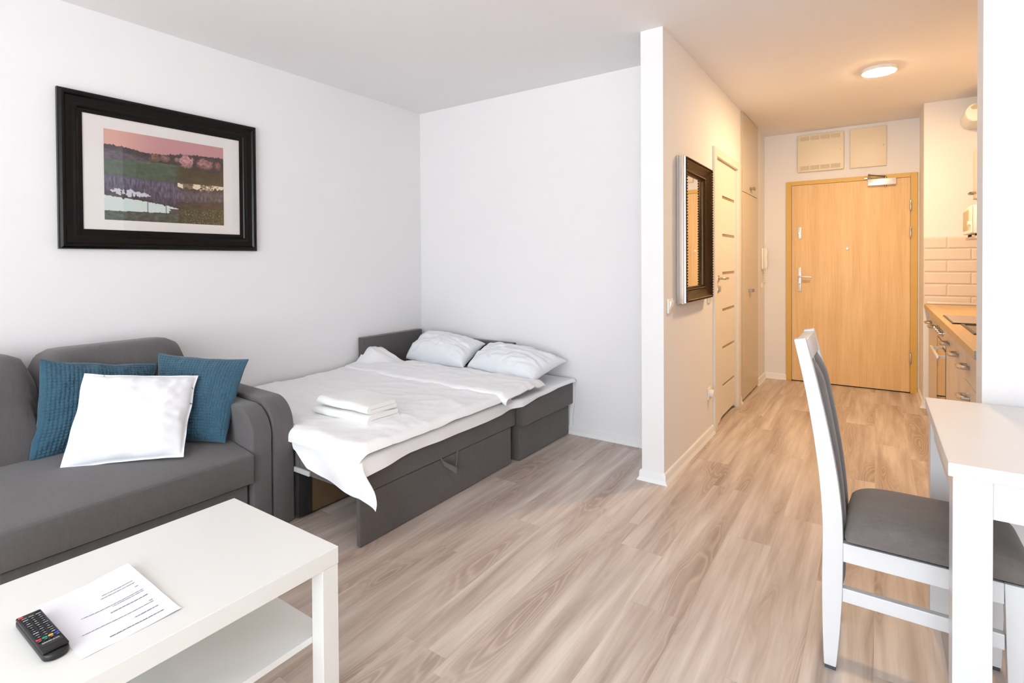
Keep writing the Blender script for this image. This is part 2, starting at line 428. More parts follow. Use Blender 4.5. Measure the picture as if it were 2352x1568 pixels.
cl = MB().box(-.070, .152, YL - .045, YL, 1.945, 2.008, .004).build('door_closer_body', 'alu', d, smooth=True)
MB().lathe([(.012, .0), (.012, .012), (.007, .014), (.007, .022), (0, .022)], (.070, YL - .022, 2.008), 'z', 14).build('closer_spindle', 'nickel', cl, smooth=True)
MB().lathe([(.010, .0), (.010, -.012), (0, -.014)], (.070, YL - .022, 1.945), 'z', 14).build('closer_cap', 'nickel', cl, smooth=True)
MB().tube([(.070, YL - .022, 2.028), (-.058, YL - .085, 2.040)], .007, 8, 1).build('closer_arm', 'nickel', cl, smooth=True)
MB().tube([(-.058, YL - .085, 2.050), (-.058, YL - .085, 2.028)], .009, 8).tube([(-.058, YL - .085, 2.026), (-.068, YE - .024, 2.022)], .006, 8).build('closer_arm', 'nickel', cl, smooth=True)
MB().box(-.10, -.045, YE - .034, YE - .022, 2.012, 2.030, .002).build('closer_bracket', 'nickel', cl)

# ------------------------------------------------------------------ bathroom door in the partition
d = sempty('door_2', (XP1, 4.42, 0), 'white interior door with six narrow glass strips')
MB().box(XP1 - .06, -.960, 3.997, 4.068, 0, 2.072, .002).build('door_casing', 'doorwhite', d)
MB().box(XP1 - .06, -.962, 4.800, 4.897, 0, 2.072, .002).build('door_casing', 'doorwhite', d)
MB().box(XP1 - .06, -.961, 4.068, 4.800, 2.010, 2.072, .002).build('door_casing', 'doorwhite', d)
SZ = (.272, .566, .860, 1.147, 1.442, 1.737); ya, yb, sa, sb = 4.072, 4.796, 4.325, 4.755
und = [(4.072, .008), (4.18, .008), (4.235, .012), (4.275, .034), (4.33, .040), (4.70, .040), (4.74, .036), (4.768, .010), (4.796, .008)]
mb = MB(); X0, X1 = -1.022, -.985
mb.prism([(p[0], p[1]) for p in und] + [(yb, SZ[0] - .011), (ya, SZ[0] - .011)], 'x', X0, X1)
zs = list(SZ) + [2.02]
for i, z in enumerate(SZ):
    mb.box(X0, X1, ya, sa, z - .011, z + .011).box(X0, X1, sb, yb, z - .011, z + .011)
    mb.box(X0, X1, ya, yb, z + .011, (SZ[i + 1] - .011) if i < 5 else 2.008)
leaf = mb.build('door_leaf', 'doorwhite', d)
for z in SZ: MB().box(X0 + .008, X1 - .006, sa + .0005, sb - .0005, z - .0105, z + .0105).build('glass_strip', 'strip', leaf)
for z in (1.110, 1.026):
    MB().box(X1, X1 + .008, 4.155, 4.205, z - .025, z + .025, .003).build('rosette', 'chrome', leaf, smooth=True)
MB().tube([(X1 + .006, 4.18, 1.110), (X1 + .045, 4.18, 1.110), (X1 + .050, 4.187, 1.110), (X1 + .050, 4.295, 1.110)], .009, 10).build('door_handle', 'chrome', leaf, smooth=True)
MB().box(X1 + .008, X1 + .024, 4.174, 4.186, 1.012, 1.040, .003).build('thumb_turn', 'chrome', leaf)

# ------------------------------------------------------------------ built-in wardrobe
t = thing('built_in_wardrobe', (-1.2, 5.33, 0), 'tall beige built-in wardrobe front beside the bathroom door', 'wardrobe')
MB().box(-1.50, -.982, 4.957, 5.703, 0, 2.543).build('carcass', 'ward', t)
MB().box(-.982, -.970, 4.957, 4.985, 0, 2.543).build('side_stile', 'ward', t)
u_ = MB().box(-.981, -.962, 4.988, 5.702, 1.850, 2.540, .0015).build('upper_door', 'ward', t)
l_ = MB().box(-.981, -.962, 4.988, 5.702, .022, 1.845, .0015).build('lower_door', 'ward', t)
for (par, y, z) in ((u_, 5.30, 1.905), (l_, 5.24, .968)):
    MB().box(-.962, -.935, y - .008, y + .008, z - .011, z + .011, .002).box(-.938, -.926, y - .01, y + .075, z - .013, z + .013, .002).build('knob', 'nickel', par)

# ------------------------------------------------------------------ covers above the entrance
t = thing('ventilated_heater_cover', (-.464, YE, 2.13), 'cream metal cabinet with two rows of vent grilles above the door', 'wall cabinet')
c_ = MB().box(-.667, -.262, YE - .035, YE - .0005, 2.132, 2.508, .012).build('cover', 'cream', t, smooth=True)
for zz in (2.152, 2.448):
    for i in range(4):
        xa = -.640 + i * .0895; mb = MB().box(xa, xa + .078, YE - .0362, YE - .034, zz, zz + .042)
        gr = mb.build('vent_grille', 'grille', c_)
        mb = MB()
        for q in range(5): mb.box(xa + .001, xa + .077, YE - .039, YE - .0360, zz + .003 + q * .0085, zz + .0065 + q * .0085)
        s_ = mb.build('vent_louvres', 'cream', gr); s_['kind'] = 'stuff'
MB().box(-.292, -.288, YE - .038, YE - .035, 2.32, 2.335).build('latch', 'grille', c_)
t = thing('fuse_box', (-.067, YE, 2.13), 'plain square cream fuse box cover above the door', 'wall cabinet')
MB().box(-.215, .080, YE - .022, YE - .0005, 2.130, 2.510, .004).build('housing', 'cream', t, smooth=True)
MB().box(-.211, .076, YE - .028, YE - .0222, 2.134, 2.506, .002).build('cover_door', 'cream', t, smooth=True)
MB().box(.052, .058, YE - .030, YE - .028, 2.316, 2.334).build('latch', 'grille', t)

# ------------------------------------------------------------------ intercom on the hall wall
t = thing('intercom_handset', (XP1, 6.0, 1.0), 'white intercom handset with curly cord beside the entrance', 'intercom')
MB().box(XP1, XP1 + .022, 5.965, 6.045, 1.150, 1.370, .008).build('base', 'plastic', t, smooth=True)
pr = [(XP1 + .022, 1.155), (XP1 + .05, 1.150), (XP1 + .058, 1.19), (XP1 + .050, 1.26), (XP1 + .058, 1.335), (XP1 + .048, 1.372), (XP1 + .022, 1.368)]
MB().prism(pr, 'y', 5.978, 6.030).build('handset', 'plastic', t, bev=.006)
pts = []
for i in range(121):
    a = i / 120; y = 6.004; z = 1.15 - .15 * math.sin(a * math.pi) * 1.0; x = XP1 + .03 - .006 * a; yy = y + (a - .5) * .034
    pts.append((x + .006 * math.cos(a * 90), yy + .006 * math.sin(a * 90), z))
MB().tube(pts, .0022, 6).build('curly_cord', 'plastic', t, smooth=True)
t = thing('wall_switch', (XP1, 5.98, .95), 'small white wall switch below the intercom', 'switch')
MB().box(XP1, XP1 + .010, 5.945, 6.005, .955, 1.015, .003).build('plate', 'plastic', t); MB().box(XP1 + .010, XP1 + .016, 5.957, 5.993, .962, 1.008, .002).build('rocker', 'plastic', t)

def frame_loft(x0, rect, prof):
    """mitred frame on a wall facing +x; rect (y0,y1,z0,z1); prof [(inset, height)] closed."""
    y0, y1, z0, z1 = rect; rs = []
    for sy, sz in ((0, 0), (1, 0), (1, 1), (0, 1)):
        rs.append([(x0 + h, (y0 + i) if sy == 0 else (y1 - i), (z0 + i) if sz == 0 else (z1 - i)) for i, h in prof])
    return MB().rings(rs, loop=True)

# ------------------------------------------------------------------ wall mirror
MR = (3.15, 3.772, .990, 1.868)
t = thing('wall_mirror', (XP1, 3.46, .99), 'ornate aged silver framed mirror on the hallway wall', 'mirror')
pf = [(0, 0), (0, .012), (.004, .016), (.004, .026), (.001, .030), (.001, .040), (.006, .043), (.008, .052), (.016, .057), (.024, .053), (.030, .046), (.062, .024), (.070, .022), (.074, .027), (.080, .027), (.086, .018), (.094, .014), (.094, .006), (.094, 0)]
fr = frame_loft(XP1 + .002, MR, [(.006, 0), (.006, .04)] + pf[8:]).build('frame', 'bronze', t, smooth=True, angle=30)
frame_loft(XP1 + .002, MR, pf[:8] + [(.010, .050), (.012, .0)]).build('outer_moulding', 'silver', t, smooth=True, angle=30)
MB().box(XP1 + .004, XP1 + .012, MR[0] + .09, MR[1] - .09, MR[2] + .09, MR[3] - .09).build('mirror_glass', 'mirror', t)
def beads(inset, h, r, step, ln):
    mb = MB(); y0, y1, z0, z1 = MR[0] + inset, MR[1] - inset, MR[2] + inset, MR[3] - inset; x = XP1 + .002 + h
    def bead(y, z, dy, dz):
        v = []; 
        for i in range(5):
            a = math.pi * i / 4; v.append((math.sin(a), -math.cos(a)))
        rs = []
        for (q, w_) in v[1:-1]:
            rs.append([(x + r * q * math.cos(b), y + (r * q * math.sin(b) if dz else ln * w_ * .0) + (r * w_ if dy else 0) + (ln * 0), z + (r * q * math.sin(b) if dy else 0) + (r * w_ if dz else 0)) for b in [math.pi * (k / 5 - .5) for k in range(6)]])
        mb.rings(rs, cap=True, closed=True)
    n = int((z1 - z0) / step)
    for i in range(n):
        z = z0 + (i + .5) * (z1 - z0) / n
        for y in (y0, y1): bead(y, z, 0, 1)
    n = int((y1 - y0) / step)
    for i in range(n):
        y = y0 + (i + .5) * (y1 - y0) / n
        for z in (z0, z1): bead(y, z, 1, 0)
    return mb
b_ = beads(.016, .0555, .0075, .0172, .01).build('bead_trim', 'bronze', fr, smooth=True); b_['kind'] = 'stuff'
b_ = beads(.077, .026, .0045, .0115, .01).build('inner_bead_trim', 'bronze', fr, smooth=True); b_['kind'] = 'stuff'

# switches and socket on the hall wall
t = thing('light_switch', (XP1, 3.02, .95), 'white rocker light switch left of the mirror', 'switch')
MB().box(XP1, XP1 + .012, 2.975, 3.055, .948, 1.030, .003).build('plate', 'plastic', t, smooth=True)
MB().prism([(XP1 + .011, .962), (XP1 + .012, .962), (XP1 + .024, 1.016), (XP1 + .011, 1.018)], 'y', 2.988, 3.042).build('rocker', 'plastic', t, bev=.001)
t = thing('light_switch', (XP1, 3.87, .95), 'white light switch tucked behind the mirror corner by the white door', 'switch')
MB().box(XP1, XP1 + .011, 3.845, 3.925, .948, 1.030, .003).build('plate', 'plastic', t, smooth=True)
MB().prism([(XP1 + .010, .962), (XP1 + .012, .962), (XP1 + .020, 1.016), (XP1 + .010, 1.018)], 'y', 3.858, 3.912).build('rocker', 'plastic', t, bev=.001)
t = thing('power_socket', (XP1, 3.88, .27), 'white wall socket low beside the white interior door', 'socket')
MB().box(XP1, XP1 + .011, 3.845, 3.925, .268, .350, .003).build('plate', 'plastic', t, smooth=True)
MB().lathe([(.026, .011), (.028, .030), (.024, .036), (0, .036)], (XP1, 3.885, .309), 'x', 20).build('socket_insert', 'plastic', t, smooth=True)

# ------------------------------------------------------------------ ceiling lamp
t = thing('ceiling_lamp', (.014, 4.43, ZC), 'round glowing flush ceiling lamp in the hallway', 'lamp')
MB().lathe([(.104, 0), (.104, -.018), (.100, -.022), (0, -.022)], (.014, 4.43, ZC - .0005), 'z', 40).build('base', 'plastic', t, smooth=True)
MB().lathe([(.0955, -.0225), (.0955, -.0245), (.080, -.0275), (.040, -.0295), (0, -.030)], (.014, 4.43, ZC), 'z', 40).build('diffuser', 'lamp', t, smooth=True)

# ================================================================== PICTURE
PR = (.897, 1.902, 1.325, 2.117)
t = thing('framed_picture', (XL, 1.4, 1.325), 'black framed landscape print with white mat above the sofa', 'picture')
pf = [(0, 0), (0, .020), (.004, .028), (.014, .033), (.024, .031), (.032, .022), (.060, .017), (.070, .020), (.078, .018), (.084, .012), (.102, .009), (.102, .0)]
frame_loft(XL + .002, PR, pf).build('frame', 'blacklacq', t, smooth=True, angle=26)
MB().box(XL + .003, XL + .006, PR[0] + .095, PR[1] - .095, PR[2] + .095, PR[3] - .095).build('mat_board', 'mat', t)
def print_col(u, v):
    n1 = nz(u * 9, v * 14, 3); n2 = 1.6 * (nz(u * 24, v * 30, 7) + .7 * nz(u * 60, v * 75, 2)); n3 = 1.8 * nz(u * 75, v * 14, 1)
    tree = lerp([(0, .160), (.2, .178), (.35, .205), (.5, .185), (.65, .150), (.8, .140), (1, .135)], u) - .030 * abs(nz(u * 34, 2)) - .016 * abs(nz(u * 80, 9)) + .012
    gtop = lerp([(0, .335), (.35, .30), (.6, .30), (.7, .34), (1, .34)], u)
    rtop = lerp([(0, .50), (.3, .515), (.55, .52), (.6, .60), (1, .585)], u) + .022 * n3 + .01 * n2
    if v < tree:
        a = sstep(0, .5, u); return tuple(p + (q - p) * a + 14 * (v / .17 - .4) * (1 - a) * 0 for p, q in zip((226, 172, 156), (198, 142, 144)))
    for (cu, cv, ru, rv, c) in ((.655, .24, .062, .085, (196, 140, 144)), (.82, .245, .072, .068, (158, 112, 114)), (.945, .25, .03, .06, (118, 82, 78)), (.385, .255, .045, .052, (122, 96, 74)), (.47, .245, .04, .045, (128, 94, 92)), (.57, .24, .02, .03, (140, 104, 104))):
        q = ((u - cu) / ru) ** 2 + ((v - cv) / rv) ** 2 + .55 * n2
        if q < 1: k = 1.02 + .20 * n2 + .2 * nz(u * 90, v * 90) - .35 * max(0, (v - cv) / rv); return tuple(x * k for x in c)
    if v < gtop + .004 * n2:
        if u < .42 and v > lerp([(0, .215), (.3, .262), (.42, .30)], u) + .015 * n2: return tuple(x * (1 + .18 * n2) for x in (92, 78, 90))
        return tuple(x * (1 + .2 * n2) for x in (64, 53, 58))
    # water
    if .04 < u < .36 and v < .735:
        c0 = .67 + u * .09; h = .034 * (1 - ((u - .19) / .165) ** 2) * (1 + .5 * n2)
        if abs(v - c0) < h * (1 + .3 * n3) and n3 > -.75: return (206, 206, 214)
    if u < .58 and lerp([(0, .728), (.3, .765), (.5, .80), (.58, .825)], u) + .035 * max(0, nz(u * 40, 4)) < v < .898 - .02 * u + .004 * n2:
        if abs(u - .325) < .003 or (abs(u - .475) < .004 and v < .9): return (110, 118, 118)
        if u > .50 + .03 * n2 and v > .83: return (78, 66, 74)
        return (212 + 10 * n1, 224, 220)
    if u > .575 and lerp([(.57, .515), (1, .50)], u) < v < lerp([(.57, .565), (.75, .57), (.85, .585), (1, .53)], u) + .05 * nz(u * 30, 6) and n2 < .7:
        k = .55 if (.62 < u < .71 or (.78 < u < .9 and n2 < .1)) else 1
        return (232 * k, 214 * k * k ** .2, 190 * k * k ** .3)
    if v < rtop:
        a = sstep(.54, .62, u)
        c = tuple(p + (q - p) * a for p, q in zip((74, 90, 72), (70, 60, 38)))
        if v < gtop + .03: c = tuple(x * (1.15 if .25 < u < .6 else 1.0) for x in c)
        k = 1 + .12 * n1 + .10 * n2 - .35 * max(0, v - .42)
        return tuple(x * k for x in c)
    if v < lerp([(0, .66), (.5, .80), (.6, .74), (1, .70)], u) + .02 * n2:
        k = 1 + .25 * n3 + .1 * n2 - 1.2 * max(0, v - rtop - .05)
        return tuple(x * k for x in lerp3((94, 86, 108), (86, 76, 84), sstep(.5, .7, u)))
    if v < lerp([(0, .905), (.55, .895), (.6, .83), (1, .80)], u): return tuple(x * (1 + .2 * n2) for x in lerp3((62, 54, 60), (66, 52, 40), sstep(.5, .7, u)))
    if u > .6 and nz(u * 140, v * 170, 5) > .52: return (188, 186, 178)
    return tuple(x * (1 + .25 * n2) for x in lerp3((72, 78, 68), (66, 62, 32), sstep(.5, .68, u)))
def lerp3(a, b, t): return tuple(p + (q - p) * t for p, q in zip(a, b))
NU, NV = 260, 200; PB = (1.090, 1.702, 1.480, 1.953); XPR = XL + .0068
o = MB().grid(lambda a, b: (XPR, PB[0] + (PB[1] - PB[0]) * a, PB[3] - (PB[3] - PB[2]) * b), NU, NV).build('landscape_print', 'print', t)
ca = o.data.color_attributes.new('print', 'FLOAT_COLOR', 'POINT')
buf = []
for i in range(NU + 1):
    for j in range(NV + 1):
        c = print_col(i / NU, j / NV); buf += list(lin(tuple(max(0, min(255, x)) for x in c)))
ca.data.foreach_set('color', buf)
MB().box(XL + .0085, XL + .0098, PR[0] + .097, PR[1] - .097, PR[2] + .097, PR[3] - .097).build('glass_pane', 'pane', t)

# ================================================================== SOFA
SX0, SXF = -3.295, -2.325
t = thing('sofa', (-2.8, .45, 0), 'charcoal fabric sofa with rounded double armrests against the left wall', 'sofa')
def arm_prof(xf, zt, r, z0=.006):
    p = [(SX0, z0), (xf, z0)]
    for i in range(13):
        a = math.pi / 2 * i / 12; p.append((xf - r + r * math.cos(a), zt - r + r * math.sin(a)))
    p += [(SX0 + .5, zt + .008), (SX0, zt + .004)]
    return p
for (ya, yb, zt, xf) in ((1.412, 1.522, .602, SXF), (1.312, 1.405, .585, SXF + .004)):
    MB().prism(arm_prof(xf, zt, .135), 'y', ya, yb).build('arm_panel', 'sofa', t, bev=.010, seg=3, angle=60)
for (ya, yb, zt, xf) in ((-.832, -.722, .602, SXF), (-.715, -.622, .585, SXF + .004)):
    MB().prism(arm_prof(xf, zt, .135), 'y', ya, yb).build('arm_panel', 'sofa', t, bev=.010, seg=3, angle=60)
# seat with a crowned top and a straight front
def seat_prof():
    p = [(-2.34, .255), (-2.302, .262), (-2.299, .385), (-2.304, .394)]
    for i in range(1, 13):
        a = i / 12; p.append((-2.304 - .62 * a, .394 + .048 * math.sin(min(1, a * 1.15) * math.pi / 2 * 1.0)))
    p += [(-3.25, .43), (-3.25, .25)]
    return p
MB().prism(seat_prof(), 'y', -.618, 1.308).build('seat', 'sofa', t, bev=.008, seg=2, angle=50)
MB().box(-3.25, -2.362, -.618, 1.308, .02, .25).build('base', 'sofa', t)
for (a, b) in ((-.60, .452), (.475, 1.300)):
    MB().box(-2.361, -2.345, a, b, .05, .244, .004).build('drawer_front', 'sofa', t)
def cushion_back(ya, yb):
    """rounded back cushion: profile in x-z with bulging front, ends rounded."""
    rs = []; n = 16
    for i in range(n + 1):
        s_ = i / n; y = ya + (yb - ya) * s_
        e_ = min(s_, 1 - s_) * (yb - ya); k = min(1, e_ / .10); rr = math.sqrt(max(0, 1 - (1 - k) ** 2))
        z1 = .745 + .112 * rr; thick = .30 + .035 * rr
        p = []
        xb, xfb, xft = -3.29, -2.885 - .03 * (1 - rr), -3.03
        p = [(xb, y, .44), (xfb, y, .44), (xfb - .005, y, .56)]
        for q in range(9):
            a = q / 8 * math.pi * .5
            p.append((xft - .10 + (.115 + .02 * rr) * math.cos(a) * 1.0, y, z1 - .17 + .17 * math.sin(a)))
        p += [(xb + .06, y, z1 - .004), (xb, y, z1 - .03)]
        rs.append(p)
    return MB().rings(rs)
for (a, b) in ((.752, 1.372), (.118, .748), (-.61, .114)):
    cushion_back(a, b).build('back_cushion', 'sofa', t, smooth=True, angle=50)

# ------------------------------------------------------------------ soft cushions
def pillow(corners, th, n=40, seed=0, pinch=.06, wr=.006, p=2.2, waffle=0, flange=0.0, back=1.0, sag=0.0, q=.55):
    TL, TR, BR, BL = [Vector(c) for c in corners]
    N = ((TR - BL).cross(TL - BR)).normalized()
    if N.dot(Vector((0, 0, CAMZ)) - TL) < 0: N = -N
    mb = MB()
    def side(sg):
        def fn(a, b):
            u, v = a * 2 - 1, b * 2 - 1
            uu = u * (1 - pinch * (1 - v * v) * abs(u)); vv = v * (1 - pinch * (1 - u * u) * abs(v))
            uu += .02 * nz(v * 2.2, seed, 5) * abs(u); vv += .025 * nz(u * 2.4, seed, 9) * abs(v)
            s_, t_ = (uu + 1) / 2, (vv + 1) / 2
            P = (TL * (1 - s_) + TR * s_) * (1 - t_) + (BL * (1 - s_) + BR * s_) * t_
            fu = max(0, 1 - flange); uu2, vv2 = min(1, abs(u) / fu), min(1, abs(v) / fu)
            h = (max(0, (1 - uu2 ** p)) * max(0, (1 - vv2 ** p))) ** q
            lowb = 1 + sag * v
            d = th * h * lowb * (1 if sg > 0 else back)
            edge = min(1, 6 * (1 - max(abs(u), abs(v))))
            d += wr * (nz(u * 2.6 + seed, v * 2.6, sg) + .6 * nz(u * 6 + v * 3, v * 5 - u * 2, seed)) * edge
            c_ = max(abs(u), abs(v))
            if c_ > .55: d += wr * .9 * nz(math.atan2(v, u) * 5.5, seed + 3, sg) * (c_ - .55) / .45 * edge
            if waffle:
                wu, wv = abs(math.sin(math.pi * u * waffle / 2 * 1.0)), abs(math.sin(math.pi * v * waffle / 2))
                d += .0060 * ((wu * wv) ** .6 - .5) * min(1, edge * 1.5)
            return P + N * (d * sg)
        return fn
    mb.grid(side(1), n, n); mb.grid(side(-1), n, n)
    return mb, N
mb, N = pillow([(-2.985, .742, .838), (-3.00, 1.205, .745), (-2.90, 1.12, .432), (-2.868, .670, .432)], .075, 190, 3, .05, .008, waffle=31, back=.45)
tag(mb.build('throw_cushion', 'teal', None, True, org=(-2.85, .95, .43), weld=True, angle=80), 'teal waffle cushion on the sofa behind the white cushion', 'cushion')
mb, N = pillow([(-2.945, 1.185, .806), (-2.555, 1.430, .776), (-2.455, 1.258, .428), (-2.70, 1.06, .432)], .070, 190, 11, .06, .008, waffle=31, back=.45)
tag(mb.build('throw_cushion', 'teal', None, True, org=(-2.7, 1.2, .43), weld=True, angle=80), 'teal waffle cushion leaning into the sofa armrest corner', 'cushion')
mb, N = pillow([(-2.79, .838, .783), (-2.625, 1.224, .724), (-2.437, 1.072, .425), (-2.688, .722, .430)], .075, 70, 21, .03, .009, flange=.035, back=.5)
w_ = tag(mb.build('throw_cushion', 'cushw', None, True, org=(-2.62, .95, .43), weld=True, angle=80), 'plain white square cushion in front of the teal ones', 'cushion')

# ================================================================== BED
BX, BY0, BY1 = -1.850, 1.532, 2.735
t = thing('sofa_bed', (-2.55, 2.45, 0), 'charcoal upholstered pull-out bed in the corner', 'bed')
MB().box(-1.882, -1.857, 1.528, 2.690, .004, .228, .004).build('front_panel', 'bedfab', t)
MB().box(-2.30, BX, BY0, BY1, .231, .400, .010).build('pull_out_top', 'bedfab', t)
MB().box(-3.28, -2.302, BY0, BY1, .231, .400, .010).build('seat_top', 'bedfab', t)
MB().box(-3.28, -2.335, BY0 + .005, BY1, .008, .229).build('base_box', 'bedfab', t)
MB().box(-2.334, -2.312, BY0 + .002, 1.608, .012, .225, .002).build('inner_panel', 'darkgap', t)
MB().box(-2.334, -2.314, 1.609, 2.70, .012, .225).build('hardboard_panel', 'hardboard', t)
MB().box(-2.33, -2.21, 1.520, 1.531, .238, .262, .002).build('slide_rail', 'alu', t)
MB().box(-3.28, -1.836, 2.752, 3.395, .004, .222, .004).build('storage_box', 'bedfab', t)
MB().box(-3.28, -1.802, 2.742, 3.405, .224, .396, .008).build('storage_lid', 'bedfab', t)
MB().box(-3.30, -3.245, 2.715, 3.360, .30, .670, .006).build('side_backrest', 'bedfab', t)
MB().box(-3.235, -2.30, 3.355, 3.415, .397, .622, .008).build('head_backrest', 'bedfab', t)
lp = []
for i in range(17):
    a = i / 16; y = 2.048 + .128 * a; lp.append((-1.853 + .045 * math.sin(a * math.pi), y + .012 * math.sin(a * 2 * math.pi), .232 - .072 * (math.sin(a * math.pi) ** .5) * (.75 + .45 * a)))
mb = MB(); rs = []
for i, p in enumerate(lp):
    wv = Vector((.0, -.4 + .8 * i / 16, .92)).normalized() * .016; n_ = Vector((.003, 0, 0)); P = Vector(p)
    rs.append([P + wv + n_, P - wv + n_, P - wv - n_, P + wv - n_])
mb.rings(rs).build('pull_loop', 'strap', t)

# bed sheet: one cloth draped over the edges
ZS = .404
def xe(b): return BX + .004 + .046 * sstep(2.64, 2.725, b)
def Lf(b): return lerp([(1.5, .098), (1.8, .068), (2.3, .074), (2.55, .070), (2.74, .050), (2.88, .036), (3.15, .026), (3.40, .028)], b)
def Ln(a): return lerp([(-2.33, .05), (-2.28, .068), (-2.18, .128), (-2.08, .146), (-1.93, .160), (-1.85, .175), (-1.7, .180)], a)
def drape(a, b, ye, z0, r, wav=1.0):
    dx, dy = max(0, a - xe(b)), max(0, ye - b); d_ = math.hypot(dx, dy)
    x, y, z = min(a, xe(b)), max(b, ye), z0
    if d_ > 1e-6:
        if d_ < r * math.pi / 2: h, v = r * math.sin(d_ / r), r * (1 - math.cos(d_ / r))
        else: h, v = r, r + d_ - r * math.pi / 2
        cor = min(dx, dy) / d_
        h += wav * v * (.10 + .25 * cor) + wav * (.010 * nz(x * 7, b * 7, 2) * min(1, v / .05) + .006 * math.sin(x * 21 + b * 17) * min(1, v / .1))
        x += h * dx / d_; y -= h * dy / d_; z -= v
        if wav: x += .10 * sstep(0, .16, dy) * sstep(-.06, .11, a - xe(b)); y += .02 * sstep(0, .1, dy) * sstep(0, .1, dx)
    return x, y, z
def sheet_fn(u, v):
    b_far = 3.40
    a0 = -3.285
    # a runs to the front overhang; b from the near overhang to the wall
    ae = -1.84 + .11
    a = a0 + (ae - a0) * u
    near = 1.532 + (.02 if a < -2.335 else 0) if a < -2.335 else 1.532 - Ln(a) * sstep(-2.335, -2.30, a)
    b = near + (b_far - near) * v
    am = xe(b) + Lf(b)
    a = a0 + (am - a0) * u
    x, y, z = drape(a, b, 1.528, ZS, .016)
    return (x, y, z + .002 * nz(x * 6, y * 6, 1))
sh = MB().grid(sheet_fn, 150, 150).build('bed_sheet', 'sheet', None, True, org=(-2.55, 2.45, ZS), angle=80, solid=-.0016)
tag(sh, 'white bed sheet hanging over the front and foot of the bed', 'bed sheet')
MB().grid(lambda u, v: (-1.83 + .040 * u * (1 - .45 * v) + .006 * math.sin(5 * v), 3.4085 + .002 * math.sin(9 * v), .400 - .37 * v), 4, 20).build('hanging_corner', 'sheet', sh, True)

# duvet: soft quilt lying on the sheet, its head end turned back
def wrk(x, y):
    w1 = nz(x * 3.2, y * 4.2, 4) * .008 + nz(x * 9 + y * 4, y * 11 - x * 3, 8) * .0050 + nz(x * 22 + y * 9, y * 19 - x * 6, 3) * .0016
    w2 = (1 - abs(nz(x * 2.6 + y * 1.7, y * 5.2 - x * 1.4, 12)) * 2) ** 3 * .0065
    return w1 + w2
D0, D1 = 1.512, 2.72
def duv(u, v, top=True):
    a0 = -3.283; r = .022
    b = D0 - .035 + (D1 - D0 + .035) * v
    a1 = -1.838 + .030 + .004 * nz(b * 5, 3)
    a = a0 + (a1 - a0) * u
    if b < 1.56 and a < -2.335: b = 1.545 + (b - D0 + .035) * .2
    dx = max(0, a - (-1.838)); dy = max(0, (D0 + .02) - b); d_ = math.hypot(dx, dy)
    x, y, z = min(a, -1.838), max(b, D0 + .02), .436
    if d_ > 0:
        h = r * math.sin(min(d_ / r, math.pi / 2)); vv = r * (1 - math.cos(min(d_ / r, math.pi / 2))) + max(0, d_ - r * math.pi / 2)
        x += h * dx / d_; y -= h * dy / d_; z -= vv
    if top: z += wrk(a, b) * (1 if d_ == 0 else .4) + .010 * sstep(2.3, 2.65, b)
    else: z = max(z - .026, .4075)
    return (x, y, z)
mb = MB().grid(lambda u, v: duv(u, v, True), 230, 190)
du = mb.build('duvet', 'duvet', None, True, org=(-2.55, 2.1, .41), angle=80, solid=-.02)
tag(du, 'rumpled white duvet with its top turned back on the bed', 'duvet')
# turned-back head end
def fold_fn(u, v):
    # u across the bed (wall -> front), v around: 0 underside back .. fold lip .. top surface .. back edge
    x = -3.27 + (1.475 + .03 * math.sin(v * 3)) * u
    yl = 2.585 - .05 * u + .018 * nz(x * 5, 1) + .010 * nz(x * 14, 6)      # fold lip
    yb_ = 3.10 - .10 * u + .02 * nz(x * 4, 9)                               # free edge
    th = .034 + .010 * nz(x * 6, 4); z0 = .437
    if v < .25:
        k = v / .25; y = yl + .10 + (0 - .10 + .0) * k; z = z0 + .004
    elif v < .5:
        k = (v - .25) / .25 * math.pi; y = yl - th * .55 * math.sin(k); z = z0 + .004 + th * (1 - math.cos(k)) / 2
    else:
        k = (v - .5) / .5; y = yl + (yb_ - yl) * k; z = z0 + .004 + th + .010 * math.sin(k * math.pi) - .022 * k ** 3
        z += wrk(x * 1.3 + 5, y * 1.2) * 1.3 * math.sin(k * math.pi * .5) + .006 * nz(x * 11, y * 3, 2) * (1 - k)
        pk = sstep(-3.02, -3.25, x) * sstep(.25, .62, k); pk2 = sstep(-2.85, -3.2, x) * k
        z += .095 * pk + .02 * pk2; y -= .20 * pk2
    dr = sstep(.965, 1.0, u); z -= .030 * dr
    return (x, y, z)
MB().grid(fold_fn, 170, 90).build('turned_back_edge', 'duvet', du, True, angle=80, solid=-.006)

# bed pillows
mb, N = pillow([(-3.16, 3.335, .660), (-2.545, 3.345, .600), (-2.505, 3.015, .470), (-3.10, 3.02, .480)], .125, 80, 31, .03, .014, sag=.30, q=.42, back=.3)
tag(mb.build('bed_pillow', 'pillowc', None, True, org=(-2.85, 3.15, .42), weld=True, angle=80), 'white bed pillow propped in the corner against the headboard', 'pillow')
mb, N = pillow([(-2.50, 3.345, .600), (-1.825, 3.365, .535), (-1.862, 2.965, .462), (-2.50, 3.055, .470)], .115, 80, 47, .03, .014, sag=.20, q=.42, back=.3)
tag(mb.build('bed_pillow', 'pillowc', None, True, org=(-2.2, 3.15, .42), weld=True, angle=80), 'white bed pillow nearer the open side of the bed', 'pillow')

